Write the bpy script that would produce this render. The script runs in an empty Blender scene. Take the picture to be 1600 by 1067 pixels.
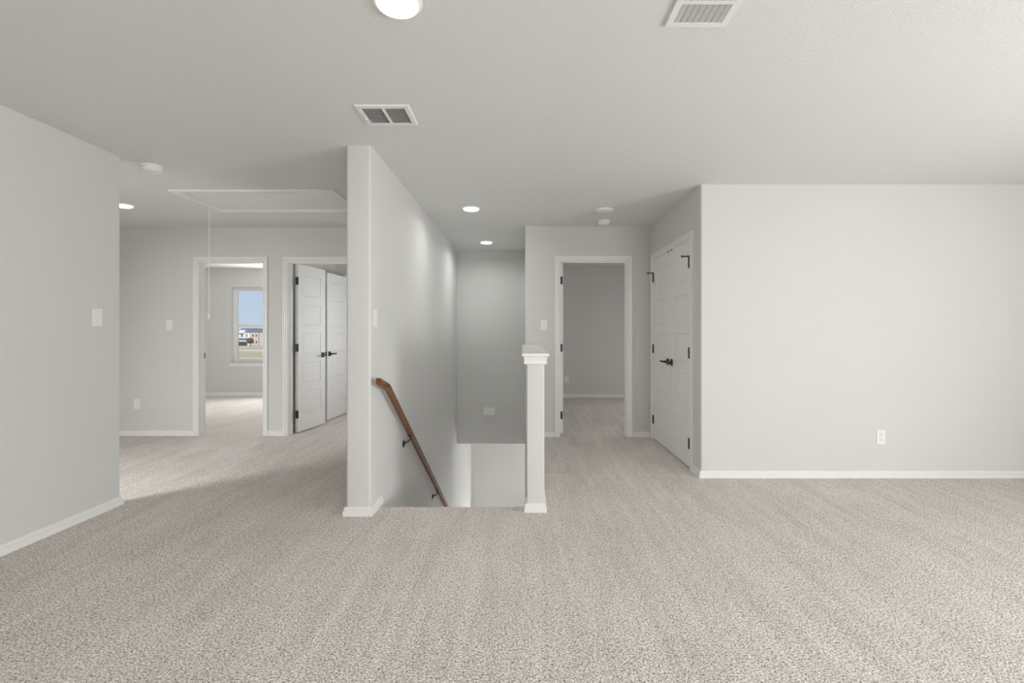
import bpy, bmesh, math, random
from mathutils import Vector, Matrix

random.seed(4)
PI = math.pi
S = bpy.context.scene
COL = S.collection

CAM_Z = 1.205
CEIL = 2.44
F = 760.0

# ------------------------------------------------------------------ materials
def new_mat(name):
    m = bpy.data.materials.new(name)
    m.use_nodes = True
    nt = m.node_tree
    b = nt.nodes.get('Principled BSDF')
    return m, nt, b

def node(nt, typ, **kw):
    n = nt.nodes.new(typ)
    for k, v in kw.items():
        setattr(n, k, v)
    return n

def plain(name, col, rough=0.5, metal=0.0, spec=None, noise=0.0, nscale=40):
    m, nt, b = new_mat(name)
    b.inputs['Roughness'].default_value = rough
    b.inputs['Metallic'].default_value = metal
    if spec is not None:
        b.inputs['Specular IOR Level'].default_value = spec
    if noise:
        tc = node(nt, 'ShaderNodeTexCoord')
        n = node(nt, 'ShaderNodeTexNoise')
        n.inputs['Scale'].default_value = nscale
        n.inputs['Detail'].default_value = 4
        nt.links.new(tc.outputs['Object'], n.inputs['Vector'])
        r = node(nt, 'ShaderNodeMapRange')
        r.inputs['To Min'].default_value = 1 - noise
        r.inputs['To Max'].default_value = 1 + noise
        nt.links.new(n.outputs['Fac'], r.inputs['Value'])
        mx = node(nt, 'ShaderNodeVectorMath', operation='SCALE')
        mx.inputs[0].default_value = col
        nt.links.new(r.outputs['Result'], mx.inputs['Scale'])
        nt.links.new(mx.outputs['Vector'], b.inputs['Base Color'])
    else:
        b.inputs['Base Color'].default_value = (*col, 1)
    return m

def paint(name, col, scale, strength, rough=0.65, dist=0.004):
    m, nt, b = new_mat(name)
    b.inputs['Roughness'].default_value = rough
    b.inputs['Specular IOR Level'].default_value = 0.25
    tc = node(nt, 'ShaderNodeTexCoord')
    n = node(nt, 'ShaderNodeTexNoise')
    n.inputs['Scale'].default_value = scale
    n.inputs['Detail'].default_value = 3
    n.inputs['Roughness'].default_value = 0.55
    nt.links.new(tc.outputs['Object'], n.inputs['Vector'])
    cr = node(nt, 'ShaderNodeValToRGB')
    cr.color_ramp.elements[0].position = 0.42
    cr.color_ramp.elements[1].position = 0.62
    nt.links.new(n.outputs['Fac'], cr.inputs['Fac'])
    bp = node(nt, 'ShaderNodeBump')
    bp.inputs['Strength'].default_value = strength
    bp.inputs['Distance'].default_value = dist
    nt.links.new(cr.outputs['Color'], bp.inputs['Height'])
    nt.links.new(bp.outputs['Normal'], b.inputs['Normal'])
    # faint roller variation of the paint itself
    n2 = node(nt, 'ShaderNodeTexNoise')
    n2.inputs['Scale'].default_value = 1.3
    nt.links.new(tc.outputs['Object'], n2.inputs['Vector'])
    r = node(nt, 'ShaderNodeMapRange')
    r.inputs['To Min'].default_value = 0.985
    r.inputs['To Max'].default_value = 1.015
    nt.links.new(n2.outputs['Fac'], r.inputs['Value'])
    mx = node(nt, 'ShaderNodeVectorMath', operation='SCALE')
    mx.inputs[0].default_value = col
    nt.links.new(r.outputs['Result'], mx.inputs['Scale'])
    nt.links.new(mx.outputs['Vector'], b.inputs['Base Color'])
    return m

def carpet_mat():
    m, nt, b = new_mat('carpet')
    L = nt.links.new
    b.inputs['Roughness'].default_value = 0.95
    b.inputs['Specular IOR Level'].default_value = 0.05
    tc = node(nt, 'ShaderNodeTexCoord')
    # tufts: a fine noise of dark gaps and pale yarn tips
    n1 = node(nt, 'ShaderNodeTexNoise')
    n1.inputs['Scale'].default_value = 138
    n1.inputs['Detail'].default_value = 2.0
    n1.inputs['Roughness'].default_value = 0.62
    n1.inputs['Distortion'].default_value = 0.6
    L(tc.outputs['Object'], n1.inputs['Vector'])
    ramp = node(nt, 'ShaderNodeValToRGB')
    e = ramp.color_ramp.elements
    e[0].position = 0.35; e[0].color = (0.19, 0.162, 0.140, 1)
    e[1].position = 0.64; e[1].color = (0.97, 0.925, 0.89, 1)
    k = ramp.color_ramp.elements.new(0.50); k.color = (0.655, 0.602, 0.560, 1)
    L(n1.outputs['Fac'], ramp.inputs['Fac'])
    # yarn lengths lying along the vacuum strokes
    mp = node(nt, 'ShaderNodeMapping')
    mp.inputs['Scale'].default_value = (5.0, 0.55, 1)
    mp.inputs['Rotation'].default_value = (0, 0, 0.18)
    L(tc.outputs['Object'], mp.inputs['Vector'])
    n2 = node(nt, 'ShaderNodeTexNoise')
    n2.inputs['Scale'].default_value = 1.5
    n2.inputs['Detail'].default_value = 5
    n2.inputs['Roughness'].default_value = 0.65
    L(mp.outputs['Vector'], n2.inputs['Vector'])
    r2 = node(nt, 'ShaderNodeMapRange')
    r2.inputs['From Min'].default_value = 0.3
    r2.inputs['From Max'].default_value = 0.7
    r2.inputs['To Min'].default_value = 0.92
    r2.inputs['To Max'].default_value = 1.08
    L(n2.outputs['Fac'], r2.inputs['Value'])
    n3 = node(nt, 'ShaderNodeTexNoise')
    n3.inputs['Scale'].default_value = 2.6
    n3.inputs['Detail'].default_value = 3
    L(tc.outputs['Object'], n3.inputs['Vector'])
    r3 = node(nt, 'ShaderNodeMapRange')
    r3.inputs['From Min'].default_value = 0.3
    r3.inputs['From Max'].default_value = 0.7
    r3.inputs['To Min'].default_value = 0.96
    r3.inputs['To Max'].default_value = 1.04
    L(n3.outputs['Fac'], r3.inputs['Value'])
    mp4 = node(nt, 'ShaderNodeMapping')
    mp4.inputs['Scale'].default_value = (17.0, 1.1, 1)
    mp4.inputs['Rotation'].default_value = (0, 0, -0.12)
    L(tc.outputs['Object'], mp4.inputs['Vector'])
    n4 = node(nt, 'ShaderNodeTexNoise')
    n4.inputs['Scale'].default_value = 1.2
    n4.inputs['Detail'].default_value = 4
    n4.inputs['Distortion'].default_value = 0.8
    L(mp4.outputs['Vector'], n4.inputs['Vector'])
    r4 = node(nt, 'ShaderNodeMapRange')
    r4.inputs['From Min'].default_value = 0.3
    r4.inputs['From Max'].default_value = 0.7
    r4.inputs['To Min'].default_value = 0.93
    r4.inputs['To Max'].default_value = 1.07
    L(n4.outputs['Fac'], r4.inputs['Value'])
    m0 = node(nt, 'ShaderNodeMath', operation='MULTIPLY')
    L(r4.outputs['Result'], m0.inputs[0]); L(r3.outputs['Result'], m0.inputs[1])
    mul = node(nt, 'ShaderNodeMath', operation='MULTIPLY')
    L(r2.outputs['Result'], mul.inputs[0]); L(m0.outputs['Value'], mul.inputs[1])
    sc = node(nt, 'ShaderNodeVectorMath', operation='SCALE')
    L(ramp.outputs['Color'], sc.inputs[0]); L(mul.outputs['Value'], sc.inputs['Scale'])
    L(sc.outputs['Vector'], b.inputs['Base Color'])
    bp = node(nt, 'ShaderNodeBump')
    bp.inputs['Strength'].default_value = 0.55
    bp.inputs['Distance'].default_value = 0.008
    L(n1.outputs['Fac'], bp.inputs['Height'])
    L(bp.outputs['Normal'], b.inputs['Normal'])
    return m

def wood_mat():
    m, nt, b = new_mat('stained_wood')
    L = nt.links.new
    tc = node(nt, 'ShaderNodeTexCoord')
    mp = node(nt, 'ShaderNodeMapping')
    mp.inputs['Rotation'].default_value = (math.radians(34), 0, 0)
    mp.inputs['Scale'].default_value = (30, 2.2, 30)
    L(tc.outputs['Object'], mp.inputs['Vector'])
    n = node(nt, 'ShaderNodeTexNoise')
    n.inputs['Scale'].default_value = 2.2
    n.inputs['Detail'].default_value = 6
    n.inputs['Distortion'].default_value = 1.4
    L(mp.outputs['Vector'], n.inputs['Vector'])
    r = node(nt, 'ShaderNodeValToRGB')
    r.color_ramp.elements[0].position = 0.32
    r.color_ramp.elements[0].color = (0.050, 0.017, 0.006, 1)
    r.color_ramp.elements[1].position = 0.70
    r.color_ramp.elements[1].color = (0.26, 0.098, 0.034, 1)
    L(n.outputs['Fac'], r.inputs['Fac'])
    L(r.outputs['Color'], b.inputs['Base Color'])
    b.inputs['Roughness'].default_value = 0.5
    b.inputs['Specular IOR Level'].default_value = 0.3
    return m

def grass_mat():
    m, nt, b = new_mat('winter_lawn')
    L = nt.links.new
    tc = node(nt, 'ShaderNodeTexCoord')
    mp = node(nt, 'ShaderNodeMapping')
    mp.inputs['Scale'].default_value = (0.05, 0.16, 1)
    L(tc.outputs['Object'], mp.inputs['Vector'])
    n = node(nt, 'ShaderNodeTexNoise')
    n.inputs['Scale'].default_value = 1.0
    n.inputs['Detail'].default_value = 6
    L(mp.outputs['Vector'], n.inputs['Vector'])
    r = node(nt, 'ShaderNodeValToRGB')
    e = r.color_ramp.elements
    e[0].position = 0.40; e[0].color = (0.30, 0.27, 0.11, 1)
    e[1].position = 0.60; e[1].color = (0.62, 0.47, 0.36, 1)
    k = e.new(0.5); k.color = (0.47, 0.37, 0.22, 1)
    L(n.outputs['Fac'], r.inputs['Fac'])
    L(r.outputs['Color'], b.inputs['Base Color'])
    b.inputs['Roughness'].default_value = 0.95
    return m

def emit_mat(name, col, strength):
    m, nt, b = new_mat(name)
    b.inputs['Base Color'].default_value = (0.9, 0.9, 0.9, 1)
    b.inputs['Emission Color'].default_value = (*col, 1)
    b.inputs['Emission Strength'].default_value = strength
    return m

def glass_mat():
    m, nt, b = new_mat('window_glass')
    out = nt.nodes.get('Material Output')
    tr = node(nt, 'ShaderNodeBsdfTransparent')
    tr.inputs['Color'].default_value = (0.97, 0.98, 0.98, 1)
    gl = node(nt, 'ShaderNodeBsdfGlossy')
    gl.inputs['Roughness'].default_value = 0.02
    fr = node(nt, 'ShaderNodeFresnel')
    fr.inputs['IOR'].default_value = 1.35
    mx = node(nt, 'ShaderNodeMixShader')
    nt.links.new(fr.outputs['Fac'], mx.inputs['Fac'])
    nt.links.new(tr.outputs['BSDF'], mx.inputs[1])
    nt.links.new(gl.outputs['BSDF'], mx.inputs[2])
    nt.links.new(mx.outputs['Shader'], out.inputs['Surface'])
    return m

M = {
    'wall': paint('wall_paint', (0.640, 0.640, 0.625), 110, 0.2),
    'ceil': paint('ceiling_paint', (0.685, 0.690, 0.680), 85, 0.22, dist=0.004),
    'trim': plain('trim_enamel', (0.80, 0.80, 0.785), 0.38, noise=0.01, nscale=6),
    'door': plain('door_enamel', (0.80, 0.80, 0.785), 0.42, noise=0.01, nscale=5),
    'carpet': carpet_mat(),
    'wood': wood_mat(),
    'black': plain('black_metal', (0.012, 0.012, 0.013), 0.42, noise=0.2, nscale=60),
    'plastic': plain('white_plastic', (0.82, 0.82, 0.805), 0.35, noise=0.01, nscale=30),
    'slot': plain('dark_slot', (0.28, 0.28, 0.27), 0.7, noise=0.1),
    'duct': plain('duct_grey', (0.36, 0.36, 0.355), 0.7, noise=0.1),
    'metal_white': plain('white_enamelled_metal', (0.78, 0.78, 0.765), 0.4, noise=0.01),
    'lens': emit_mat('lit_lens', (1.0, 0.99, 0.97), 1.7),
    'vinyl': plain('window_vinyl', (0.78, 0.775, 0.75), 0.4, noise=0.01),
    'glass': glass_mat(),
    'hatch': plain('hatch_enamel', (0.74, 0.74, 0.725), 0.13, noise=0.01, nscale=3),
    'cord': plain('white_cord', (0.80, 0.80, 0.78), 0.8, noise=0.02, nscale=200),
    'lawn': grass_mat(),
    'road': plain('pale_concrete', (0.62, 0.57, 0.51), 0.9, noise=0.08, nscale=0.5),
    'siding_white': plain('white_siding', (0.74, 0.74, 0.74), 0.8, noise=0.03, nscale=2),
    'brick': plain('peach_brick', (0.58, 0.42, 0.34), 0.9, noise=0.15, nscale=3),
    'siding_lilac': plain('lilac_siding', (0.46, 0.44, 0.50), 0.85, noise=0.04, nscale=2),
    'roof': plain('slate_shingle', (0.13, 0.14, 0.16), 0.9, noise=0.15, nscale=2),
    'pane': plain('dark_pane', (0.10, 0.12, 0.15), 0.15, noise=0.1),
    'garage': plain('grey_garage_door', (0.20, 0.22, 0.26), 0.6, noise=0.05),
    'leaf': plain('dark_foliage', (0.07, 0.055, 0.045), 0.95, noise=0.5, nscale=6),
    'bark': plain('bark', (0.10, 0.07, 0.05), 0.95, noise=0.3, nscale=8),
}

# ------------------------------------------------------------------ mesh helpers
def obj(name, bm, mat, parent=None, smooth=None, loc=None, rotz=None):
    bmesh.ops.recalc_face_normals(bm, faces=bm.faces[:])
    me = bpy.data.meshes.new(name)
    bm.to_mesh(me); bm.free()
    mats = mat if isinstance(mat, (list, tuple)) else [mat]
    for x in mats:
        me.materials.append(x)
    if smooth is not None:
        for p in me.polygons:
            p.use_smooth = True
        me.set_sharp_from_angle(angle=math.radians(smooth))
    o = bpy.data.objects.new(name, me)
    COL.objects.link(o)
    if loc is not None: o.location = loc
    if rotz is not None: o.rotation_euler = (0, 0, rotz)
    if parent is not None: o.parent = parent
    return o

def empty(name, loc=(0, 0, 0), rotz=0.0):
    o = bpy.data.objects.new(name, None)
    o.empty_display_size = 0.1
    COL.objects.link(o)
    o.location = loc
    o.rotation_euler = (0, 0, rotz)
    return o

def tag(o, label=None, cat=None, group=None, kind=None):
    if label: o['label'] = label
    if cat: o['category'] = cat
    if group: o['group'] = group
    if kind: o['kind'] = kind
    return o

def struct(o, label, cat):
    return tag(o, label, cat, kind='structure')

def copy_tree(o, parent=None):
    c = o.copy()
    COL.objects.link(c)
    c.parent = parent
    for ch in list(o.children):
        copy_tree(ch, c)
    return c

def box(bm, x0, x1, y0, y1, z0, z1, bevel=0.0, seg=2, mi=0):
    r = bmesh.ops.create_cube(bm, size=1.0)
    vs = r['verts']
    for v in vs:
        v.co = Vector((x0 + (v.co.x + .5) * (x1 - x0), y0 + (v.co.y + .5) * (y1 - y0), z0 + (v.co.z + .5) * (z1 - z0)))
    fs = set(f for v in vs for f in v.link_faces)
    for f in fs: f.material_index = mi
    if bevel:
        es = list(set(e for v in vs for e in v.link_edges))
        bmesh.ops.bevel(bm, geom=es, offset=bevel, segments=seg, profile=0.5, affect='EDGES')
    return bm

def prism(bm, pts, z0, z1):
    """vertical prism of a plan outline"""
    lo = [bm.verts.new((x, y, z0)) for x, y in pts]
    hi = [bm.verts.new((x, y, z1)) for x, y in pts]
    n = len(pts)
    bm.faces.new(lo[::-1]); bm.faces.new(hi)
    for i in range(n):
        bm.faces.new((lo[i], lo[(i + 1) % n], hi[(i + 1) % n], hi[i]))

def rounded(pts, radii, seg=6):
    """plan outline with some corners rounded"""
    out = []
    n = len(pts)
    for i, p in enumerate(pts):
        r = radii[i]
        if r <= 0:
            out.append(p); continue
        a = Vector(pts[i - 1]); b = Vector(p); c = Vector(pts[(i + 1) % n])
        d1 = (a - b).normalized(); d2 = (c - b).normalized()
        cen = b + (d1 + d2) * r
        s = b + d1 * r; e = b + d2 * r
        a0 = math.atan2(s.y - cen.y, s.x - cen.x); a1 = math.atan2(e.y - cen.y, e.x - cen.x)
        da = (a1 - a0 + PI) % (2 * PI) - PI
        for k in range(seg + 1):
            t = a0 + da * k / seg
            out.append((cen.x + r * math.cos(t), cen.y + r * math.sin(t)))
    return out

def sweep_plan(bm, path, prof):
    """profile (outward offset, z) swept along a plan polyline; outward = right of travel; mitred"""
    P = [Vector(p) for p in path]
    nrm = []
    for i in range(len(P) - 1):
        d = (P[i + 1] - P[i]).normalized()
        nrm.append(Vector((d.y, -d.x)))
    rings = []
    for i, p in enumerate(P):
        if i == 0: m = nrm[0]
        elif i == len(P) - 1: m = nrm[-1]
        else:
            a, b = nrm[i - 1], nrm[i]
            m = (a + b) / (1 + a.dot(b))
        rings.append([bm.verts.new((p.x + m.x * o, p.y + m.y * o, z)) for o, z in prof])
    k = len(prof)
    for a, b in zip(rings, rings[1:]):
        for j in range(k):
            bm.faces.new((a[j], a[(j + 1) % k], b[(j + 1) % k], b[j]))
    bm.faces.new(rings[0][::-1]); bm.faces.new(rings[-1])

BASE_PROF = [(0, 0), (0.016, 0), (0.016, 0.030), (0.0145, 0.034), (0.0085, 0.036), (0.0085, 0.040), (0.0115, 0.043), (0.0110, 0.050), (0.006, 0.057), (0.003, 0.059), (0, 0.059)]
def baseboard(side, paths, label, parent=None):
    bm = bmesh.new()
    for p in paths:
        sweep_plan(bm, p, BASE_PROF)
    o = obj('baseboard_' + side, bm, M['trim'], parent)
    if parent is None:
        struct(o, label, 'baseboard')
    return o

def disc_lathe(bm, prof, seg=48, mi=0, cx=0, cy=0):
    """lathe a (radius, z) profile around z"""
    rings = []
    for r, z in prof:
        if r < 1e-6:
            rings.append([bm.verts.new((cx, cy, z))])
        else:
            rings.append([bm.verts.new((cx + r * math.cos(2 * PI * i / seg), cy + r * math.sin(2 * PI * i / seg), z)) for i in range(seg)])
    for a, b in zip(rings, rings[1:]):
        if len(a) == 1 and len(b) == 1: continue
        for i in range(seg):
            j = (i + 1) % seg
            if len(a) == 1: f = bm.faces.new((a[0], b[j], b[i]))
            elif len(b) == 1: f = bm.faces.new((a[i], a[j], b[0]))
            else: f = bm.faces.new((a[i], a[j], b[j], b[i]))
            f.material_index = mi

def tube(bm, pts, r, seg=10):
    """round tube through 3-D points"""
    P = [Vector(p) for p in pts]
    rings = []
    for i, p in enumerate(P):
        d = (P[min(i + 1, len(P) - 1)] - P[max(i - 1, 0)]).normalized()
        u = d.orthogonal().normalized() if i == 0 else (pu - d * pu.dot(d)).normalized()
        pu = u
        w = d.cross(u)
        rings.append([bm.verts.new(p + (u * math.cos(2 * PI * k / seg) + w * math.sin(2 * PI * k / seg)) * r) for k in range(seg)])
    for a, b in zip(rings, rings[1:]):
        for k in range(seg):
            bm.faces.new((a[k], a[(k + 1) % seg], b[(k + 1) % seg], b[k]))
    bm.faces.new(rings[0][::-1]); bm.faces.new(rings[-1])

# ------------------------------------------------------------------ plan of the place
XL = -2.83            # left wall face
YL = 3.41             # its far end
XC0, XC1 = -1.170, -1.008   # stair wall (column) faces
YC = 3.205
YHL = 5.706           # left hall back wall
YHR = 5.64            # right hall back wall
XR, YR = 1.474, 4.045 # right room corner
YSB = 7.40            # stair well back wall
HX0, HX1, HY = 0.022, 0.140, 3.275   # half wall
XE = 4.80             # right end of the loft
YB = -3.60            # wall behind the camera
LOW = -2.90           # lower floor
HEAD = 2.035

# floor: one carpeted slab around the stair opening
bm = bmesh.new()
box(bm, -6.7, XE + .1, YB - .1, 3.36, -0.30, 0.0)
box(bm, -6.7, XC0 + .05, 3.36, 9.6, -0.30, 0.0)
box(bm, HX0 + .05, XE + .1, 3.36, 9.6, -0.30, 0.0)
# carpet rolled over the top step's nosing
prof = [(3.36, -0.30), (3.36, 0.0)] + [(3.36 + 0.036 * math.sin(t * PI / 12), -0.036 + 0.036 * math.cos(t * PI / 12)) for t in range(1, 10)] + [(3.375, -0.075), (3.37, -0.30)]
N = 34
rings = []
for i in range(N + 1):
    x = XC1 + (HX0 - XC1) * i / N
    rr = random.uniform(-0.003, 0.003)
    rings.append([bm.verts.new((x, y + (rr if y > 3.365 else 0), z + (rr * .8 if y > 3.37 else 0))) for y, z in prof])
for a, b in zip(rings, rings[1:]):
    for j in range(len(prof) - 1):
        bm.faces.new((a[j], a[j + 1], b[j + 1], b[j]))
# slightly raised seam where the hall carpet meets the loft carpet
va = [bm.verts.new((x, y, z)) for x in (HX1, XR) for y, z in ((4.108, 0), (4.118, .0028), (4.128, .0025), (4.138, 0))]
for j in range(3): bm.faces.new((va[j], va[j + 1], va[j + 5], va[j + 4]))
floor = obj('floor', bm, M['carpet'])
struct(floor, 'beige flecked cut pile carpet over the whole upper floor', 'carpeted floor')

bm = bmesh.new()
box(bm, -6.7, XE + .1, YB - .1, 9.6, CEIL, CEIL + .15)
struct(obj('ceiling', bm, M['ceil']), 'light grey lightly textured ceiling', 'ceiling')

def wall(side, label, boxes=(), outlines=(), smooth=None, parent=None):
    bm = bmesh.new()
    for b in boxes:
        box(bm, *b)
    for pts, rad, z0, z1 in outlines:
        prism(bm, rounded(pts, rad), z0, z1)
    o = obj('wall_' + side, bm, M['wall'], parent, smooth=smooth)
    if parent is None:
        struct(o, label, 'wall')
    return o

R = 0.018
wall('left', 'light grey wall at the left edge with a single switch',
     outlines=[([(XL, YB), (XL, YL), (XL - .12, YL), (XL - .12, YB)], [0, 0.006, 0.006, 0], 0, CEIL)], smooth=40)
wall('stair_left', 'long light grey wall ending in a square column beside the stairs',
     outlines=[([(XC0, YC), (XC1, YC), (XC1, YSB + .30), (XC0, YSB + .30)], [R, R, 0, 0], LOW, CEIL),
               ([(XC0, YSB + .30), (XC1 - .012, YSB + .30), (XC1 - .012, 9.6), (XC0, 9.6)], [0, 0, 0, 0], LOW, -.48)], smooth=40)
wall('stair_back', 'grey wall closing the stairwell above the lower opening',
     boxes=[(XC1, HX0, YSB, YSB + .12, -.48, CEIL)])
wall('lower_back', 'pale wall seen at the bottom of the stairs',
     boxes=[(XC1 - .012, 1.9, 9.5, 9.6, LOW, -.48)])
wall('lower_front', 'wall under the upper landing below the stairs',
     boxes=[(XC1, 1.9, 3.20, 3.30, LOW, -.30), (1.9, 2.0, 3.2, 9.6, LOW, -.30)])
bm = bmesh.new(); box(bm, XC1, 1.9, YSB + .06, 9.5, -.475, -.30)
struct(obj('ceiling_lower', bm, M['ceil']), 'lower hall ceiling beyond the foot of the stairs', 'ceiling')
bm = bmesh.new(); box(bm, XC1, 1.9, 3.3, 9.5, LOW - .1, LOW)
struct(obj('floor_lower', bm, M['carpet']), 'carpeted lower floor at the foot of the stairs', 'carpeted floor')

def opening_wall(side, label, axis, a0, a1, b0, b1, opens, zt=CEIL):
    """wall along x (axis 'x') from a0..a1, thickness b0..b1, with door openings (lo, hi, z0, z1)"""
    bs = []
    cur = a0
    for lo, hi, z0, z1 in sorted(opens):
        bs.append((cur, lo, 0, zt))
        bs.append((lo, hi, z1, zt))
        if z0 > 0: bs.append((lo, hi, 0, z0))
        cur = hi
    bs.append((cur, a1, 0, zt))
    if axis == 'x':
        bx = [(p, q, b0, b1, z0, z1) for p, q, z0, z1 in bs]
    else:
        bx = [(b0, b1, p, q, z0, z1) for p, q, z0, z1 in bs]
    return wall(side, label, boxes=bx)

J = 0.019   # jamb thickness
D1 = (-3.806, -3.060); D2 = (-2.758, -1.540); D3 = (0.420, 1.196); D4 = (-2.665, -1.955); DC = (4.288, 5.512)
WT = 0.115
opening_wall('hall_left_back', 'grey wall at the end of the left hall with two doorways', 'x', -6.6, XC0, YHL, YHL + WT,
             [(D1[0] - J, D1[1] + J, 0, HEAD + J), (D2[0] - J, D2[1] + J, 0, HEAD + J)])
opening_wall('hall_right_back', 'grey wall at the end of the right hall around a dim doorway', 'x', HX0, 3.6, YHR, YHR + WT,
             [(D3[0] - J, D3[1] + J, 0, HEAD + J)])
wall('stair_right', 'return wall on the right side of the stairwell',
     boxes=[(HX0, HX1, YHR + WT, 9.2, 0, CEIL), (HX0, HX1, HY + .1, YSB, LOW, -.30)])
opening_wall('closet', 'grey wall of the right hall holding the double closet doors', 'y', YR + WT, YHR, XR, XR + WT,
             [(DC[0] - J, DC[1] + J, 0, HEAD + J)])
wall('right_front', 'broad bright grey wall on the right with one outlet',
     outlines=[([(XR, YR + WT), (XR, YR), (XE, YR), (XE, YR + WT)], [0, R, 0, 0], 0, CEIL)], smooth=40)
wall('right', 'wall at the far right of the loft', boxes=[(XE, XE + .1, YB - .1, 5.8, 0, CEIL)])
wall('back', 'wall behind the viewpoint', boxes=[(XL - .12, XE, YB - .1, YB, 0, CEIL)])
wall('hall_left', 'far left end wall of the left hall',
     boxes=[(-5.5, -5.4, .5, YHL, 0, CEIL), (-5.4, XL - .12, .4, .5, 0, CEIL)])
# rooms beyond the doorways
W1 = (-5.63, -4.72, 0.632, 2.085)
opening_wall('bedroom_back', 'grey bedroom wall around the window', 'x', -6.6, -2.87, 9.37, 9.50, [W1])
wall('bedroom_left', 'left wall of the bedroom', boxes=[(-6.7, -6.6, YHL, 9.5, 0, CEIL)])
wall('bedroom_right', 'wall between the bedroom and the small room', boxes=[(-2.99, -2.87, YHL + WT, 9.37, 0, CEIL)])
opening_wall('small_room_back', 'far wall of the small room behind the open doors', 'x', -2.87, XC0, 7.42, 7.52,
             [(D4[0] - J, D4[1] + J, 0, HEAD + J)])
wall('small_room_closet', 'wall beyond the far open door', boxes=[(-2.87, XC0, 8.5, 8.6, 0, CEIL), (XC0 - .02, XC0, 7.72, 8.5, 0, CEIL)])
wall('dim_room_back', 'shaded grey back wall of the room through the right doorway', boxes=[(HX1, 3.6, 9.1, 9.2, 0, CEIL)])
wall('dim_room_right', 'right wall of the shaded room', boxes=[(3.5, 3.6, YHR + WT, 9.1, 0, CEIL)])

# half wall with moulded cap beside the stairs
bm = bmesh.new()
prism(bm, rounded([(HX0, HY), (HX1, HY), (HX1, YHR), (HX0, YHR)], [.008, .008, 0, 0]), -.30, 1.0)
hw = obj('wall_half', bm, M['wall'], smooth=40)
struct(hw, 'white topped half wall that ends in a square post beside the stairs', 'half wall')
bm = bmesh.new()
cp = [(0.0, .994), (0.015, .994), (0.018, .997), (0.018, 1.012), (0.0155, 1.014), (0.0155, 1.018), (0.017, 1.030), (0.021, 1.042), (0.024, 1.048), (0.0, 1.048)]
sweep_plan(bm, [(HX0, YHR), (HX0, HY), (HX1, HY), (HX1, YHR)], cp)
obj('cap_moulding', bm, M['trim'], hw, smooth=30)
bm = bmesh.new()
box(bm, HX0 - .033, HX1 + .033, HY - .033, YHR, 1.048, 1.067, bevel=.004)
obj('cap_board', bm, M['trim'], hw)
baseboard('half_wall', [[(HX0, 3.395), (HX0, HY), (HX1, HY), (HX1, YHR)]], 'base', parent=hw)

baseboard('left', [[(XL, YB), (XL, YL), (XL - .12, YL), (XL - .12, .5)]], 'white baseboard along the left wall')
baseboard('column', [[(XC0, YHL), (XC0, YC), (XC1, YC), (XC1, 3.44)]], 'white baseboard wrapping the foot of the wall column')
baseboard('right_front', [[(XR, 4.225), (XR, YR), (XE, YR)]], 'long white baseboard under the broad right wall')
baseboard('hall_right', [[(HX1 + .014, YHR), (.356, YHR)], [(1.260, YHR), (XR, YHR), (XR, 5.578)]], 'white baseboard pieces beside the right hall doorway')
baseboard('hall_left', [[(-5.4, YHL), (-3.868, YHL)], [(-2.998, YHL), (-2.820, YHL)], [(-1.478, YHL), (XC0 - .014, YHL)]], 'white baseboard pieces along the left hall end wall')
baseboard('bedroom', [[(-6.6, 9.37), (-2.99, 9.37)]], 'white baseboard under the bedroom window')
baseboard('dim_room', [[(HX1, 9.1), (3.5, 9.1)]], 'white baseboard seen through the right doorway')
baseboard('small_room', [[(-2.87, YHL + WT), (-2.87, 7.42), (-2.745, 7.42)]], 'white baseboard behind the open doors')

# ------------------------------------------------------------------ doors
CAS_W = 0.057
CAS_PROF = [(0.000, 0.000), (0.000, 0.009), (0.004, 0.0125), (0.013, 0.0125), (0.017, 0.008), (0.020, 0.008), (0.024, 0.0150), (0.040, 0.0155), (0.043, 0.0195), (0.054, 0.0195), (CAS_W, 0.016), (CAS_W, 0.0)]
def door_frame(root, w, depth, h=HEAD, rev=0.005, back=True):
    """local frame: x across the opening 0..w, y into the wall, z up. Casing on the near face, jamb lining with stop."""
    bm = bmesh.new()
    def casing(y0, sgn):
        path = [(-rev, 0), (-rev, h + rev), (w + rev, h + rev), (w + rev, 0)]
        mit = [(-1, 0), (-1, 1), (1, 1), (1, 0)]
        rings = []
        for (px, pz), (mx, mz) in zip(path, mit):
            rings.append([bm.verts.new((px + mx * o, y0 - sgn * t, pz + mz * o)) for o, t in CAS_PROF])
        k = len(CAS_PROF)
        for a, b in zip(rings, rings[1:]):
            for j in range(k):
                bm.faces.new((a[j], a[(j + 1) % k], b[(j + 1) % k], b[j]))
        bm.faces.new(rings[0][::-1]); bm.faces.new(rings[-1])
    casing(0.0, 1)
    if back: casing(depth, -1)
    c = obj('casing', bm, M['trim'], root)
    bm = bmesh.new()
    box(bm, -J, 0, 0, depth, 0, h)
    box(bm, w, w + J, 0, depth, 0, h)
    box(bm, -J, w + J, 0, depth, h, h + J)
    obj('jamb', bm, M['trim'], root)
    return c

def stop(root, w, y0, y1, h=HEAD):
    bm = bmesh.new()
    box(bm, 0, .010, y0, y1, 0, h - .010)
    box(bm, w - .010, w, y0, y1, 0, h - .010)
    box(bm, 0, w, y0, y1, h - .010, h)
    obj('door_stop_strip', bm, M['trim'], root)

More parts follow.
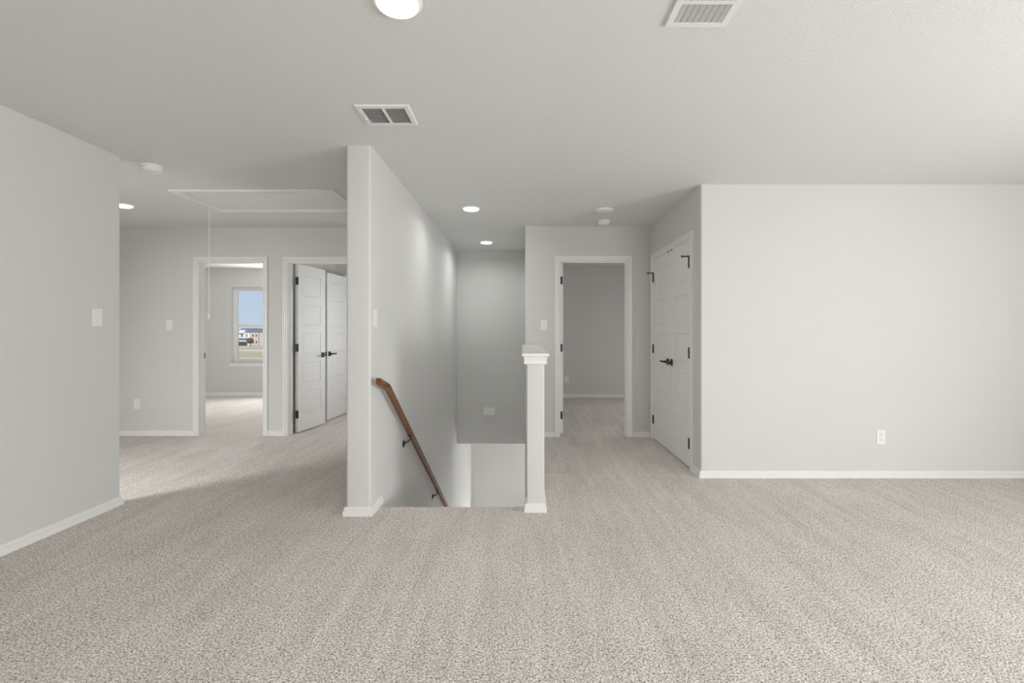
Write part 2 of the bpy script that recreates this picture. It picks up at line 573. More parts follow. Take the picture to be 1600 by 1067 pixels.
def door_leaf(root, w, loc, rotz, panels=5, t=0.035, h=2.02, z0=0.012, stile=0.105, top=0.115, bot=0.205, rail=0.098, name='door_panel'):
    """leaf: x 0..w from the hinge, y across the thickness, moulded recessed panels on both faces"""
    bm = bmesh.new()
    ph = (h - top - bot - rail * (panels - 1)) / panels
    xs = [0, stile, w - stile, w]
    zs = [0, bot]
    for i in range(panels):
        zs.append(zs[-1] + ph)
        if i < panels - 1: zs.append(zs[-1] + rail)
    zs.append(h)
    nf = {}
    for side in (-1, 1):
        vv = [[bm.verts.new((x, side * t / 2, z)) for x in xs] for z in zs]
        nf[side] = vv
        pf = []
        for zi in range(len(zs) - 1):
            for xi in range(3):
                q = (vv[zi][xi], vv[zi][xi + 1], vv[zi + 1][xi + 1], vv[zi + 1][xi])
                f = bm.faces.new(q if side < 0 else q[::-1])
                if xi == 1 and zi % 2 == 1 and 0 < zi < len(zs) - 2: pf.append(f)
        for f in pf:
            f.normal_update()
        bmesh.ops.inset_individual(bm, faces=pf, thickness=0.009, depth=-0.010)
        for f in pf: f.normal_update()
        bmesh.ops.inset_individual(bm, faces=pf, thickness=0.006, depth=0.0)
        for f in pf: f.normal_update()
        bmesh.ops.inset_individual(bm, faces=pf, thickness=0.020, depth=0.0060)
    a, b = nf[-1], nf[1]
    nz = len(zs)
    for zi in range(nz - 1):
        bm.faces.new((a[zi][0], a[zi + 1][0], b[zi + 1][0], b[zi][0]))
        bm.faces.new((a[zi][3], b[zi][3], b[zi + 1][3], a[zi + 1][3]))
    for xi in range(3):
        bm.faces.new((a[0][xi], b[0][xi], b[0][xi + 1], a[0][xi + 1]))
        bm.faces.new((a[-1][xi], a[-1][xi + 1], b[-1][xi + 1], b[-1][xi]))
    o = obj(name, bm, M['door'], root)
    o.location = (loc[0], loc[1], z0)
    o.rotation_euler = (0, 0, rotz)
    return o

def lever(leaf, w, side, z, backset=0.06, t=0.035, latch=True, both=False):
    """square rose and straight lever that points back to the hinge (towards x=0); local to the leaf"""
    sides = (-1, 1) if both else (side,)
    for sd in sides:
        bm = bmesh.new()
        y = lambda v: sd * (t / 2 + v)
        x = w - backset
        yy = sorted((y(0), y(.009)))
        box(bm, x - .032, x + .032, yy[0], yy[1], z - .032, z + .032, bevel=.002)
        tube(bm, [(x, y(.008), z), (x, y(.052), z)], .011, 14)
        yy = sorted((y(.043), y(.055)))
        box(bm, x - .112, x + .013, yy[0], yy[1], z - .010, z + .010, bevel=.003)
        tag(obj('door_handle', bm, M['black'], leaf), 'black lever handle with square rose')
    if latch:
        bm = bmesh.new()
        box(bm, w - .0005, w + .0015, -.012, .012, z - .03, z + .03)
        tag(obj('latch_plate', bm, M['black'], leaf), 'black latch plate')

def hinge(leaf, z, side, t=0.035, wide=True, doorstop=False, x=0.0, proud=.004):
    """butt hinge at the hinge edge: barrel on `side`, two leaves"""
    bm = bmesh.new()
    y = side * (t / 2 + proud)
    tube(bm, [(x - .001, y, z - .046), (x - .001, y, z + .046)], .0095, 14)
    for e in (-1, 1):
        tube(bm, [(x - .001, y, z + e * .046), (x - .001, y, z + e * .051)], .0045, 10)
    if wide:
        box(bm, x - .0015, x + .0005, -t / 2, t / 2, z - .045, z + .045)
        box(bm, x - .030, x - .001, y - .0015, y + .0015, z - .045, z + .045)
    tag(obj('hinge', bm, M['black'], leaf), 'black butt hinge')
    if doorstop:
        bm = bmesh.new()
        tube(bm, [(x - .001, y, z + .048), (x - .001, y, z + .060)], .0115, 14)
        tube(bm, [(x - .001, y, z + .054), (x + .004, y + side * .058, z + .054)], .0060, 10)
        tube(bm, [(x + .004, y + side * .055, z + .054), (x + .005, y + side * .068, z + .054)], .0105, 14)
        tag(obj('hinge_pin_stop', bm, M['black'], leaf), 'black hinge pin door stop arm')

HZ = (0.215, 1.015, 1.815)

# door 1: left hall doorway into the bedroom, its leaf swung out of sight behind the wall
r = empty('door_1', (D1[0], YHL, 0))
struct(r, 'open cased doorway showing the bedroom window', 'doorway')
door_frame(r, D1[1] - D1[0], WT); stop(r, D1[1] - D1[0], .035, .075)
bm = bmesh.new()
box(bm, -.0005, .0015, .082, .108, .905, .965)
tag(obj('strike_plate', bm, M['black'], r), 'black strike plate on the jamb')
lf = door_leaf(r, .735, (D1[1] - D1[0] - .001 + .022, WT + .012), math.radians(88))
lever(lf, .735, 1, .91, both=True)
for z in HZ: hinge(lf, z, -1, wide=False)

# door 2: left hall doorway with the leaf standing open into the small room
r = empty('door_2', (D2[0], YHL, 0))
struct(r, 'white panelled door with black hinges standing open beside the column', 'open door')
door_frame(r, D2[1] - D2[0], WT); stop(r, D2[1] - D2[0], .035, .075)
lf = door_leaf(r, .595, (-2.722 - D2[0], 5.838 - YHL), math.radians(81.7))
lever(lf, .595, -1, .905, both=False)
for z in HZ:
    bm = bmesh.new()
    box(bm, -.040, .0, -.020, -.0165, z - .045, z + .045, bevel=.001)
    box(bm, -.003, .001, -.0175, .014, z - .045, z + .045)
    tube(bm, [(-.012, -.024, z - .047), (-.012, -.024, z + .047)], .007, 12)
    tag(obj('hinge', bm, M['black'], lf), 'black butt hinge')

# door 3: right hall doorway, leaf turned back into the shaded room so only its edge shows
r = empty('door_3', (D3[0], YHR, 0))
struct(r, 'open cased doorway into the shaded room on the right hall', 'doorway')
door_frame(r, D3[1] - D3[0], WT); stop(r, D3[1] - D3[0], .035, .075)
lf = door_leaf(r, .76, (0.452 - D3[0], 5.772 - YHR), math.radians(90.5))
lever(lf, .76, 1, .905, both=True)
for z in HZ:
    bm = bmesh.new()
    box(bm, -.0025, .0005, -.012, .0175, z - .045, z + .045)
    tube(bm, [(-.006, .019, z - .047), (-.006, .019, z + .047)], .0075, 12)
    tag(obj('hinge', bm, M['black'], lf), 'black butt hinge')

# door 4: second leaf, far side of the small room, latch edge towards us
r = empty('door_4', (D4[0], 7.42, 0))
struct(r, 'second open panelled door, seen just behind the first', 'open door')
door_frame(r, D4[1] - D4[0], .10, back=False)
lf = door_leaf(r, .64, (-2.651 - D4[0], 7.292 - 7.42), math.radians(-94.6))
lever(lf, .64, 1, .905, both=True)
for z in HZ: hinge(lf, z, 1, wide=False)

# door 5: closed pair of closet doors on the right hall
r = empty('door_5', (XR, DC[1], 0), -PI / 2)      # local x -> world -y, local y -> world +x
struct(r, 'closed white double closet doors with black hardware', 'closet doors')
wC = DC[1] - DC[0]
door_frame(r, wC, WT, back=False)
half = wC / 2 - .004
far = door_leaf(r, half, (.0025, .0175), 0)
near = door_leaf(r, half, (wC - .0025, .0175), PI)
lever(far, half, -1, .900, latch=False)
lever(near, half, 1, .900, latch=False)
for z in HZ:
    hinge(far, z, -1, wide=False, doorstop=(z > 1.5), x=.004, proud=.007)
    hinge(near, z, 1, wide=False, doorstop=(z > 1.5), x=.011, proud=.010)
for lf, sd in ((far, -1), (near, 1)):
    bm = bmesh.new()
    box(bm, half - .072, half - .040, *sorted((sd * .0125, sd * .0195)), 2.008, 2.0235)
    tag(obj('ball_catch', bm, M['black'], lf), 'small black ball catch at the door top')

# ------------------------------------------------------------------ window 1 and the view
r = empty('window_1', (W1[0], 9.37, W1[2]))
struct(r, 'single hung window in the bedroom with houses outside', 'window')
ww, wh = W1[1] - W1[0], W1[3] - W1[2]
bm = bmesh.new()
fy0, fy1 = .075, .125
box(bm, 0, .035, fy0, fy1, 0, wh); box(bm, ww - .035, ww, fy0, fy1, 0, wh)
box(bm, .035, ww - .035, fy0, fy1, wh - .035, wh); box(bm, .035, ww - .035, fy0, fy1, 0, .03)
obj('window_frame', bm, M['vinyl'], r)
mid = wh * .485
bm = bmesh.new()
box(bm, .035, .085, .080, .100, .03, mid + .025); box(bm, ww - .085, ww - .035, .080, .100, .03, mid + .025)
box(bm, .085, ww - .085, .080, .100, .03, .065); box(bm, .085, ww - .085, .076, .100, mid - .022, mid + .025)
s1 = obj('lower_sash', bm, M['vinyl'], r)
bm = bmesh.new(); box(bm, .085, ww - .085, .088, .092, .065, mid - .022); obj('pane', bm, M['glass'], s1)
bm = bmesh.new()
box(bm, .035, .065, .102, .120, mid + .01, wh - .035); box(bm, ww - .065, ww - .035, .102, .120, mid + .01, wh - .035)
box(bm, .065, ww - .065, .102, .120, wh - .065, wh - .035); box(bm, .065, ww - .065, .102, .120, mid - .01, mid + .03)
s2 = obj('upper_sash', bm, M['vinyl'], r)
bm = bmesh.new(); box(bm, .065, ww - .065, .109, .113, mid + .03, wh - .065); obj('pane', bm, M['glass'], s2)
bm = bmesh.new()
box(bm, -.045, ww + .045, -.030, .075, -.020, 0.0, bevel=.003)
box(bm, -.03, ww + .03, -.014, 0, -.075, -.020, bevel=.003)
obj('window_sill', bm, M['trim'], r)

GZ = -2.95
bm = bmesh.new(); box(bm, -240, 160, 12, 420, GZ - .3, GZ)
struct(obj('lawn', bm, M['lawn']), 'dry winter lawn outside the bedroom window', 'lawn')
bm = bmesh.new(); box(bm, -240, 160, 113, 120, GZ, GZ + .02)
struct(obj('road', bm, M['road']), 'pale road crossing beyond the lawn', 'road')
bm = bmesh.new(); box(bm, -240, 160, 139, 143, GZ, GZ + .02)
struct(obj('sidewalk', bm, M['road']), 'pale sidewalk in front of the houses', 'sidewalk')

def wx(px, d): return (px - 818) * d / F
def wz(py, d): return CAM_Z - (py - 520) * d / F

def gable_roof(bm, x0, x1, y0, y1, z0, z1, over=.06, along='x'):
    if along == 'x':
        xm0, xm1 = x0 - over, x1 + over
        ym = (y0 + y1) / 2
        pts = [(xm0, y0 - over, z0), (xm0, y1 + over, z0), (xm0, ym, z1), (xm1, y0 - over, z0), (xm1, y1 + over, z0), (xm1, ym, z1)]
    else:
        xm = (x0 + x1) / 2
        pts = [(x0 - over, y0 - over, z0), (x1 + over, y0 - over, z0), (xm, y0 - over, z1), (x0 - over, y1 + over, z0), (x1 + over, y1 + over, z0), (xm, y1 + over, z1)]
    v = [bm.verts.new(p) for p in pts]
    for f in ((0, 1, 2), (3, 5, 4), (0, 2, 5, 3), (1, 4, 5, 2), (0, 3, 4, 1)):
        bm.faces.new([v[i] for i in f])

def house(d, px0, px1, y_eave, y_ridge, mat, label, wins, garage=None, porch=None, gables=()):
    x0, x1 = wx(px0, d), wx(px1, d)
    ze, zr = wz(y_eave, d), wz(y_ridge, d)
    root = empty('house', ((x0 + x1) / 2, d + 4, GZ))
    tag(root, label, 'house', 'houses outside the window')
    inv = Matrix.Translation((-(x0 + x1) / 2, -(d + 4), -GZ))
    def part(name, bm, m, par=root):
        bmesh.ops.transform(bm, matrix=inv, verts=bm.verts[:])
        return obj(name, bm, m, par)
    bm = bmesh.new(); box(bm, x0, x1, d, d + 9, GZ, ze); wl = part('house_wall', bm, mat)
    bm = bmesh.new(); gable_roof(bm, x0, x1, d, d + 9, ze, zr); part('roof', bm, M['roof'])
    for ga, gb, ge, gt in gables:
        bm = bmesh.new()
        gx0, gx1, gz0, gz1 = wx(ga, d), wx(gb, d), wz(ge, d), wz(gt, d)
        v = [bm.verts.new(p) for p in ((gx0, d - .6, gz0), (gx1, d - .6, gz0), ((gx0 + gx1) / 2, d - .6, gz1), (gx0, d + 3, gz0), (gx1, d + 3, gz0), ((gx0 + gx1) / 2, d + 3, gz1))]
        for f in ((0, 1, 2), (3, 5, 4), (0, 2, 5, 3), (1, 4, 5, 2), (0, 3, 4, 1)): bm.faces.new([v[i] for i in f])
        part('gable', bm, mat)
    for a, b, c, e in wins:
        bm = bmesh.new(); box(bm, wx(a, d), wx(b, d), d - .05, d + .02, wz(e, d), wz(c, d))
        f = part('house_window', bm, M['siding_white'])
        g = bmesh.new(); box(g, wx(a + .35, d), wx(b - .35, d), d - .08, d, wz(e - .35, d), wz(c + .35, d)); part('pane', g, M['pane'], f)
    if porch:
        a, b, c, e = porch
        bm = bmesh.new(); px_0, px_1 = wx(a, d), wx(b, d)
        v = [bm.verts.new(p) for p in ((px_0, d - 2, wz(e, d)), (px_1, d - 2, wz(e, d)), (px_1, d, wz(c, d)), (px_0, d, wz(c, d)), (px_0, d, wz(e, d)), (px_1, d, wz(e, d)))]
        for f in ((0, 1, 2, 3), (0, 4, 5, 1), (0, 3, 4), (1, 5, 2)): bm.faces.new([v[i] for i in f])
        part('porch_roof', bm, M['roof'])
        bm = bmesh.new(); box(bm, px_0, px_1, d - 2, d - 1.9, wz(e + 1.4, d), wz(e, d)); part('fascia', bm, M['siding_white'])
    if garage:
        a, b, c = garage
        bm = bmesh.new(); box(bm, wx(a, d), wx(b, d), d - .12, d, GZ, wz(c, d)); part('garage_door', bm, M['garage'])
    return root

house(157, 366, 390.5, 520, 512.5, M['siding_white'], 'white two storey house with grey garage outside the window, leftmost of three',
      [(376.3, 380.2, 521.5, 526.5), (384, 387, 521.5, 526.5), (369, 372, 521.5, 526.5)], garage=(371, 385, 533.5), porch=(366, 390.5, 528, 532), gables=[(371, 382.5, 520.2, 515.6)])
house(157, 391.5, 403.8, 519.5, 512.8, M['brick'], 'peach brick two storey house outside the window, middle of three',
      [(393.5, 397.5, 522, 526.5), (399, 402.5, 522, 526.5), (393.5, 397.5, 532, 537), (399, 402.5, 532, 537)])
house(157, 405, 424, 519.5, 512.3, M['siding_lilac'], 'lilac grey house outside the window, partly hidden by the door casing',
      [(413, 417, 522, 527)])
# bare dark tree before the houses
dT = 150
tr = empty('tree', (wx(391, dT), dT, GZ))
tag(tr, 'small dark tree in front of the houses outside the window', 'tree')
bm = bmesh.new(); tube(bm, [(0, 0, 0), (.05, 0, .8), (0, 0, 1.4)], .14, 8); obj('trunk', bm, M['bark'], tr)
bm = bmesh.new()
bmesh.ops.create_icosphere(bm, subdivisions=3, radius=1)
for v in bm.verts:
    k = 1 + random.uniform(-.18, .18)
    v.co = Vector((v.co.x * .95 * k, v.co.y * .9 * k, 1.75 + v.co.z * .85 * k))
obj('foliage', bm, M['leaf'], tr)

# ------------------------------------------------------------------ stairs and handrail
bm = bmesh.new()
NR, RUN = 15, 0.272
RIS = -LOW / NR
for i in range(1, NR):
    y0 = 3.372 + (i - 1) * RUN
    box(bm, XC1 + .001, HX0 - .001, y0, y0 + RUN + .02, LOW, -i * RIS, bevel=.012)
struct(obj('stairs', bm, M['carpet']), 'carpeted stairs going down between the wall and the half wall', 'stairs')

hr = empty('handrail', (-.952, 3.2, .88))
tag(hr, 'brown stained wooden handrail on black brackets down the stair wall', 'handrail')
def rail_pts(): return [(0, 3.200, .884), (0, 3.405, .826), (0, 7.15, .826 - (7.15 - 3.405) * .678)]
def sweep_rail(bm, pts, hw_, hh):
    P = [Vector(p) for p in pts]
    sec = []
    nseg = 20
    for k in range(nseg):
        t = 2 * PI * k / nseg
        c, s = math.cos(t), math.sin(t)
        sec.append((hw_ * math.copysign(abs(c) ** .6, c), hh * math.copysign(abs(s) ** .6, s)))
    rings = []
    for i, p in enumerate(P):
        if i == 0: d = (P[1] - P[0]).normalized(); nrm = Vector((0, -d.z, d.y)); nrm = Vector((0, -.15, 1)); 
        elif i == len(P) - 1: d = (P[-1] - P[-2]).normalized(); nrm = Vector((0, -d.z, d.y))
        else:
            d0 = (P[i] - P[i - 1]).normalized(); d1 = (P[i + 1] - P[i]).normalized()
            n0 = Vector((0, -d0.z, d0.y)); n1 = Vector((0, -d1.z, d1.y))
            nrm = (n0 + n1) / (1 + n0.dot(n1))
        rings.append([bm.verts.new(p + Vector((a, 0, 0)) + nrm * b) for a, b in sec])
    for a, b in zip(rings, rings[1:]):
        for k in range(nseg):
            bm.faces.new((a[k], a[(k + 1) % nseg], b[(k + 1) % nseg], b[k]))
    bm.faces.new(rings[0][::-1]); bm.faces.new(rings[-1])
bm = bmesh.new()
sweep_rail(bm, [(x, y - 3.2, z - .88) for x, y, z in rail_pts()], .020, .025)
obj('rail', bm, M['wood'], hr, smooth=35)
for Yb in (4.08, 5.38, 6.7):
    zb = .826 - (Yb - 3.405) * .678 - .030
    bm = bmesh.new()
    y, z = Yb - 3.2, zb - .88
    wxl = XC1 + .952
    tube(bm, [(0, y, z + .008), (0, y, z - .022), (-.010, y, z - .040), (wxl + .004, y, z - .062)], .0065, 10)
    box(bm, -.014, .014, y - .03, y + .03, z + .004, z + .008)
    for k in range(1):
        tube(bm, [(wxl, y, z - .062), (wxl + .006, y, z - .062)], .030, 20)
    tube(bm, [(wxl + .004, y, z - .062), (wxl + .012, y, z - .062)], .013, 14)
    tag(obj('rail_bracket', bm, M['black'], hr), 'black metal wall bracket')

# ------------------------------------------------------------------ ceiling fittings
def recessed_light(name='ceiling_light'):
    root = empty(name)
    bm = bmesh.new()
    disc_lathe(bm, [(.0775, -.001), (.092, -.001), (.092, -.004), (.088, -.008), (.080, -.009), (.0775, -.009), (.0775, -.001)], 56)
    obj('trim_ring', bm, M['metal_white'], root, smooth=30)
    bm = bmesh.new()
    disc_lathe(bm, [(.0772, -.002), (.0772, -.014), (.074, -.019), (.066, -.022), (0, -.023)], 56)
    tag(obj('lens', bm, M['lens'], root, smooth=30), 'glowing white lens')
    return root
rl = recessed_light()
spots = [(-.470, 1.812, 'large lit round downlight cut by the top edge of the photo'),
         (-.519, 4.815, 'lit round downlight over the stairs, nearer of the two'),
         (-.504, 6.60, 'lit round downlight over the stairs, nearer the stairwell back wall'),
         (-3.862, 4.69, 'lit round downlight in the left hall, half hidden by the left wall')]
for i, (x, y, lab) in enumerate(spots):
    o = rl if i == 0 else copy_tree(rl)
    o.location = (x, y, CEIL)
    tag(o, lab, 'ceiling light', 'round downlights in the ceiling')

def register():
    root = empty('ceiling_vent')
    Lx, Ly = .296, .250
    bm = bmesh.new()
    # stamped frame: sloped rim, two openings and a centre bar
    bw = .030
    def rim(x0, x1, y0, y1): box(bm, x0, x1, y0, y1, -.010, -.006)
    rim(-Lx / 2 + .004, Lx / 2 - .004, -Ly / 2 + .004, -Ly / 2 + bw); rim(-Lx / 2 + .004, Lx / 2 - .004, Ly / 2 - bw, Ly / 2 - .004)
    rim(-Lx / 2 + .004, -Lx / 2 + bw, -Ly / 2 + bw, Ly / 2 - bw); rim(Lx / 2 - bw, Lx / 2 - .004, -Ly / 2 + bw, Ly / 2 - bw)
    rim(-.008, .008, -Ly / 2 + bw, Ly / 2 - bw)
    o_, i_ = [], []
    for sx, sy in ((-1, -1), (1, -1), (1, 1), (-1, 1)):
        o_.append(bm.verts.new((sx * Lx / 2, sy * Ly / 2, -.0005))); i_.append(bm.verts.new((sx * (Lx / 2 - .005), sy * (Ly / 2 - .005), -.010)))
    for k in range(4):
        bm.faces.new((o_[k], o_[(k + 1) % 4], i_[(k + 1) % 4], i_[k]))
    obj('vent_frame', bm, M['metal_white'], root)
    bm = bmesh.new(); box(bm, -Lx / 2 + .02, Lx / 2 - .02, -Ly / 2 + .02, Ly / 2 - .02, -.0018, -.0008)
    tag(obj('duct_opening', bm, M['duct'], root), 'shaded grey duct behind the slats')
    ns = 8
    y0, y1 = -Ly / 2 + bw, Ly / 2 - bw
    for col in ((-Lx / 2 + bw, -.008), (.008, Lx / 2 - bw)):
        bm = bmesh.new()
        for k in range(ns):
            yc = y0 + (k + .5) * (y1 - y0) / ns
            a = [bm.verts.new((col[0], yc - .0105, -.0105)), bm.verts.new((col[1], yc - .0105, -.0105)), bm.verts.new((col[1], yc + .0052, -.0030)), bm.verts.new((col[0], yc + .0052, -.0030))]
            b = [bm.verts.new(v.co + Vector((0, .0006, .0010))) for v in a]
            bm.faces.new(a); bm.faces.new(b[::-1])
            for q in range(4): bm.faces.new((a[q], a[(q + 1) % 4], b[(q + 1) % 4], b[q]))
        obj('slats', bm, M['metal_white'], root)
    bm = bmesh.new()
    box(bm, -Lx / 2 + .018, -Lx / 2 + .022, -.030, .030, -.0125, -.0095); box(bm, -Lx / 2 + .014, -Lx / 2 + .026, .022, .030, -.020, -.0095, bevel=.001)
    obj('damper_lever', bm, M['metal_white'], root)
    return root
v1 = register(); v1.location = (-.770, 2.752, CEIL)
tag(v1, 'white rectangular ceiling vent with two columns of slats above the column', 'vent', 'white ceiling vents')
v2 = copy_tree(v1); v2.location = (.688, 1.806, CEIL); v2.rotation_euler = (0, 0, PI / 2)
tag(v2, 'white ceiling vent cut by the top edge of the photo', 'vent', 'white ceiling vents')

def smoke():
    root = empty('smoke_detector')
    bm = bmesh.new(); disc_lathe(bm, [(0, 0), (.070, 0), (.070, -.008), (.067, -.012), (.0, -.012)], 48)
    obj('mounting_base', bm, M['plastic'], root, smooth=35)
    bm = bmesh.new(); disc_lathe(bm, [(0, -.012), (.060, -.012), (.060, -.017), (.066, -.019), (.0655, -.034), (.058, -.043), (.040, -.047), (0, -.048)], 48)
    hd = obj('detector_head', bm, M['plastic'], root, smooth=35)
    bm = bmesh.new()
    tube(bm, [(.030, -.030, -.044), (.030, -.030, -.0495)], .009, 16)
    obj('test_button', bm, M['plastic'], hd)
    return root
sd = smoke(); sd.location = (-2.752, 3.60, CEIL)
tag(sd, 'white round smoke detector on the left hall ceiling', 'smoke detector', 'white smoke detectors')
s2_ = copy_tree(sd); s2_.location = (.886, 5.36, CEIL)
tag(s2_, 'white round smoke detector above the right hall doorway', 'smoke detector', 'white smoke detectors')

bm = bmesh.new()
disc_lathe(bm, [(0, 0), (.090, 0), (.090, -.006), (.086, -.012), (.070, -.016), (0, -.017)], 56)
cpt = obj('ceiling_cover_plate', bm, M['plastic'], smooth=35)
cpt.location = (.815, 4.885, CEIL)
tag(cpt, 'flat white blank cover disc on the right hall ceiling', 'cover plate')

# attic hatch with trim and pull cord
hx0, hx1, hy0, hy1 = -3.068, -1.628, 4.19, 4.915
ah = empty('attic_hatch', ((hx0 + hx1) / 2, (hy0 + hy1) / 2, CEIL))
tag(ah, 'white framed attic hatch with a hanging pull cord in the left hall ceiling', 'attic hatch')
hx, hy = (hx1 - hx0) / 2, (hy1 - hy0) / 2
bm = bmesh.new()
tw = .057
# moulded frame, mitred
pr = [(0, 0), (0, -.013), (.006, -.017), (.030, -.017), (.036, -.012), (.050, -.012), (.057, -.008), (.057, 0)]
rings = []
for sx, sy in ((-1, -1), (1, -1), (1, 1), (-1, 1)):
    rings.append([bm.verts.new((sx * (hx - o), sy * (hy - o), z)) for o, z in pr])
for i in range(4):
    a, b = rings[i], rings[(i + 1) % 4]
    for j in range(len(pr) - 1):
        bm.faces.new((a[j], a[j + 1], b[j + 1], b[j]))
obj('hatch_trim', bm, M['trim'], ah)
bm = bmesh.new(); box(bm, -hx + tw + .003, hx - tw - .003, -hy + tw + .003, hy - tw - .003, -.006, -.0005)
hp = obj('hatch_panel', bm, M['hatch'], ah)
bm = bmesh.new(); tube(bm, [(0.02, -.14, -.0075), (0.02, -.14, -.0055)], .006, 12)
tag(obj('latch_hole', bm, M['black'], ah), 'small dark hole')
cx, cy = -2.985 - (hx0 + hx1) / 2, 4.62 - (hy0 + hy1) / 2
bm = bmesh.new(); tube(bm, [(cx, cy, -.012), (cx, cy, 1.38 - CEIL)], .0035, 8)
cd = obj('pull_cord', bm, M['cord'], ah)
bm = bmesh.new(); disc_lathe(bm, [(0, 1.388 - CEIL), (.006, 1.386 - CEIL), (.009, 1.372 - CEIL), (.014, 1.350 - CEIL), (.013, 1.344 - CEIL), (0, 1.342 - CEIL)], 20, cx=cx, cy=cy)
obj('cord_pull', bm, M['plastic'], cd, smooth=40)

# ------------------------------------------------------------------ wall plates
def plate_bm(w, h, t=.006):
    bm = bmesh.new(); box(bm, -w / 2, w / 2, -t, -.0003, -h / 2, h / 2, bevel=.0022, seg=2); return bm
def make_switch():
    root = empty('light_switch')
    obj('switch_plate', plate_bm(.074, .118), M['plastic'], root)
    bm = bmesh.new()
    box(bm, -.006, .006, -.0075, -.0055, -.013, .013)
    v = [(-.0045, -.007, -.006), (.0045, -.007, -.006), (.0045, -.007, .006), (-.0045, -.007, .006), (-.004, -.016, .004), (.004, -.016, .004), (.004, -.016, .010), (-.004, -.016, .010)]
    vs = [bm.verts.new(p) for p in v]
    for f in ((4, 5, 6, 7), (0, 1, 5, 4), (1, 2, 6, 5), (2, 3, 7, 6), (3, 0, 4, 7)): bm.faces.new([vs[i] for i in f])
    obj('toggle', bm, M['metal_white'], root)
    return root
def make_outlet():
    root = empty('wall_outlet')
    obj('outlet_plate', plate_bm(.074, .118), M['plastic'], root)
    for s in (-1, 1):
        bm = bmesh.new()
        box(bm, -.017, .017, -.0078, -.0055, s * .021 - .0145, s * .021 + .0145, bevel=.001)
        rc = obj('receptacle', bm, M['metal_white'], root)
        bm = bmesh.new()
        for dx, hh in ((-.0065, .0045), (.0065, .0036)):
            box(bm, dx - .001, dx + .001, -.0082, -.0077, s * .021 + .003 - hh, s * .021 + .003 + hh)
        tube(bm, [(0, -.0082, s * .021 - .008), (0, -.0077, s * .021 - .008)], .0024, 10)
        tag(obj('slots', bm, M['slot'], rc), 'dark plug slots')
    return root
# (x, y, z, rotation): plate faces local -y
sw = make_switch()
for i, (x, y, z, rz, lab) in enumerate([
        (XL, 3.225, 1.306, PI / 2, 'white single toggle switch on the left wall near its end'),
        (-4.15, YHL, 1.297, 0, 'white toggle switch on the left hall end wall beside the bedroom doorway'),
        (XC1, 3.300, 1.305, PI / 2, 'white toggle switch on the stair wall above the handrail top'),
        (.237, YHR, 1.298, 0, 'white toggle switch between the half wall and the right hall doorway')]):
    o = sw if i == 0 else copy_tree(sw)
    o.location = (x, y, z); o.rotation_euler = (0, 0, rz)
    tag(o, lab, 'light switch', 'white toggle switches')
ot = make_outlet()
for i, (x, y, z, rz, lab) in enumerate([
        (2.970, YR, .338, 0, 'white duplex outlet low on the broad right wall'),
        (-4.53, YHL, .372, 0, 'white duplex outlet low on the left hall end wall'),
        (.805, 9.10, .340, 0, 'outlet on the shaded wall seen through the right doorway')]):
    o = ot if i == 0 else copy_tree(ot)
    o.location = (x, y, z); o.rotation_euler = (0, 0, rz)
    tag(o, lab, 'outlet', 'white wall outlets')

# door chime on the stairwell back wall
ch = empty('door_chime', (-.517, YSB, .022))
tag(ch, 'grey white door chime box on the stairwell back wall', 'door chime')
bm = bmesh.new(); box(bm, -.088, .088, -.052, -.001, -.062, .045, bevel=.006)
obj('chime_cover', bm, M['plastic'], ch)
bm = bmesh.new()
box(bm, -.090, .090, -.045, -.001, .045, .050)
for k in range(4):
    xk = -.072 + k * .048
    box(bm, xk - .012, xk + .012, -.040, -.001, .050, .062, bevel=.003)
obj('top_vents', bm, M['plastic'], ch)

# ------------------------------------------------------------------ light
def area(name, loc, direction, sx, sy, power, col=(1, 1, 1), spread=180):
    l = bpy.data.lights.new(name, 'AREA')
    l.shape = 'RECTANGLE'; l.size = sx; l.size_y = sy; l.energy = power; l.color = col
    l.spread = math.radians(spread)
    o = bpy.data.objects.new(name, l); COL.objects.link(o)
    o.location = loc
    o.rotation_euler = Vector(direction).to_track_quat('-Z', 'Z').to_euler()
    return o
area('daylight_right_window', (XE - .06, .35, 1.15), (-1, 0, .22), 2.2, 1.5, 222, (.99, 1.0, .995))
area('daylight_back_window', (1.9, YB + .06, 1.2), (-.42, 1, .15), 3.8, 1.5, 185, (.99, 1.0, .995))
area('daylight_bedroom_window', (-4.55, 9.30, 1.35), (.12, -1, .12), .8, 1.3, 55, (1.0, 1.0, 1.0))
area('daylight_hall_window', (-4.45, 1.75, 1.4), (1, 1, -.95), .7, .9, 46, (1.0, .995, .98), 125)
area('daylight_dim_room', (3.40, 7.2, 1.2), (-1, 0, -.5), 1.0, 1.0, 26, (1.0, .98, .96))
area('daylight_small_room', (XC0 - .1, 6.6, 1.3), (-1, 0, -.1), .7, 1.0, 12, (1.0, 1.0, 1.0))
area('daylight_lower_hall', (1.8, 8.45, -1.5), (-1, .1, 0), 1.4, 1.4, 32, (1.0, 1.0, .99))

def downlight(x, y, power):
    l = bpy.data.lights.new('downlight', 'AREA'); l.shape = 'DISK'; l.size = .14; l.energy = power
    l.color = (1, .99, .965); l.spread = math.radians(165)
    o = bpy.data.objects.new('downlight', l); COL.objects.link(o); o.location = (x, y, CEIL - .026)
for (x, y, _), p in zip(spots, (5, 4.2, 6.4, 2.2)):
    downlight(x, y, p)
area('bedroom_side_fill', (-3.05, 7.9, 1.45), (-1, .45, .1), .7, 1.2, 16)  # added fill at an interior wall, brightens the window reveal; no window here

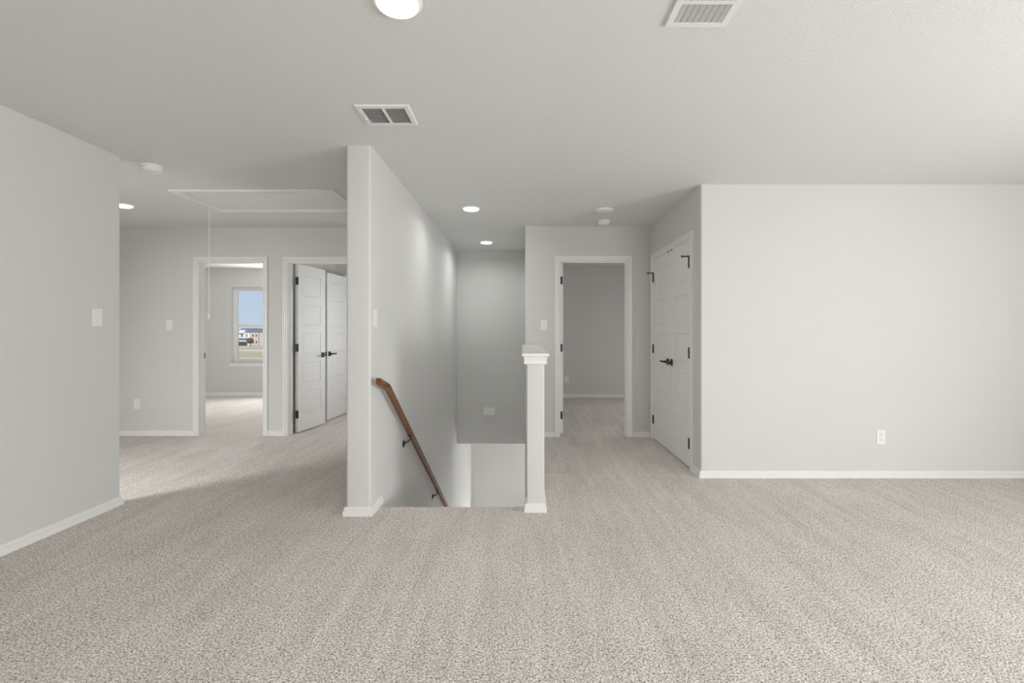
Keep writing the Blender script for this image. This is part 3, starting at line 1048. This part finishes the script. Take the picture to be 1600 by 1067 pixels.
area('lower_stair_fill', (-.45, 9.25, -2.5), (0, -1, .42), .8, .45, 9)  # unseen fill added under the sight line to lift the dark stairwell
area('stair_side_fill', (-.02, 5.9, -1.55), (-1, 0, .7), 2.4, .7, 20)  # added fill hidden below floor level, brightens the stair wall; no fixture there
sun = bpy.data.lights.new('sun', 'SUN'); sun.energy = 4.2; sun.angle = .01; sun.color = (1, .95, .87)
so = bpy.data.objects.new('sun', sun); COL.objects.link(so)
so.rotation_euler = Vector((-.35, .75, -.62)).to_track_quat('-Z', 'Z').to_euler()

w = bpy.data.worlds.new('World'); S.world = w
w.use_nodes = True
nt = w.node_tree
bg = nt.nodes.get('Background') or nt.nodes.new('ShaderNodeBackground')
tc = node(nt, 'ShaderNodeTexCoord')
sp = node(nt, 'ShaderNodeSeparateXYZ'); nt.links.new(tc.outputs['Generated'], sp.inputs['Vector'])
cr = node(nt, 'ShaderNodeValToRGB')
cr.color_ramp.elements[0].position = 0.0; cr.color_ramp.elements[0].color = (0.55, 0.68, 0.84, 1)
cr.color_ramp.elements[1].position = 0.5; cr.color_ramp.elements[1].color = (0.36, 0.54, 0.82, 1)
nt.links.new(sp.outputs['Z'], cr.inputs['Fac'])
nt.links.new(cr.outputs['Color'], bg.inputs['Color'])
bg.inputs['Strength'].default_value = 1.0

# ------------------------------------------------------------------ camera and view
cam = bpy.data.cameras.new('camera')
cam.sensor_width = 36.0
cam.lens = F / 1600 * 36.0
cam.shift_x = -18.0 / 1600
cam.shift_y = -13.5 / 1600
cam.clip_end = 1000; cam.clip_start = .05
co = bpy.data.objects.new('camera', cam); COL.objects.link(co)
co.location = (0, 0, CAM_Z)
co.rotation_euler = (PI / 2, 0, 0)
S.camera = co

S.view_settings.view_transform = 'Standard'
S.view_settings.look = 'None'
S.view_settings.exposure = -0.10
S.view_settings.gamma = 1.12
S.cycles.max_bounces = 14
S.cycles.diffuse_bounces = 10
S.cycles.glossy_bounces = 4
S.cycles.use_denoising = True
S.cycles.sample_clamp_indirect = 6.0
S.cycles.caustics_reflective = False
S.cycles.caustics_refractive = False
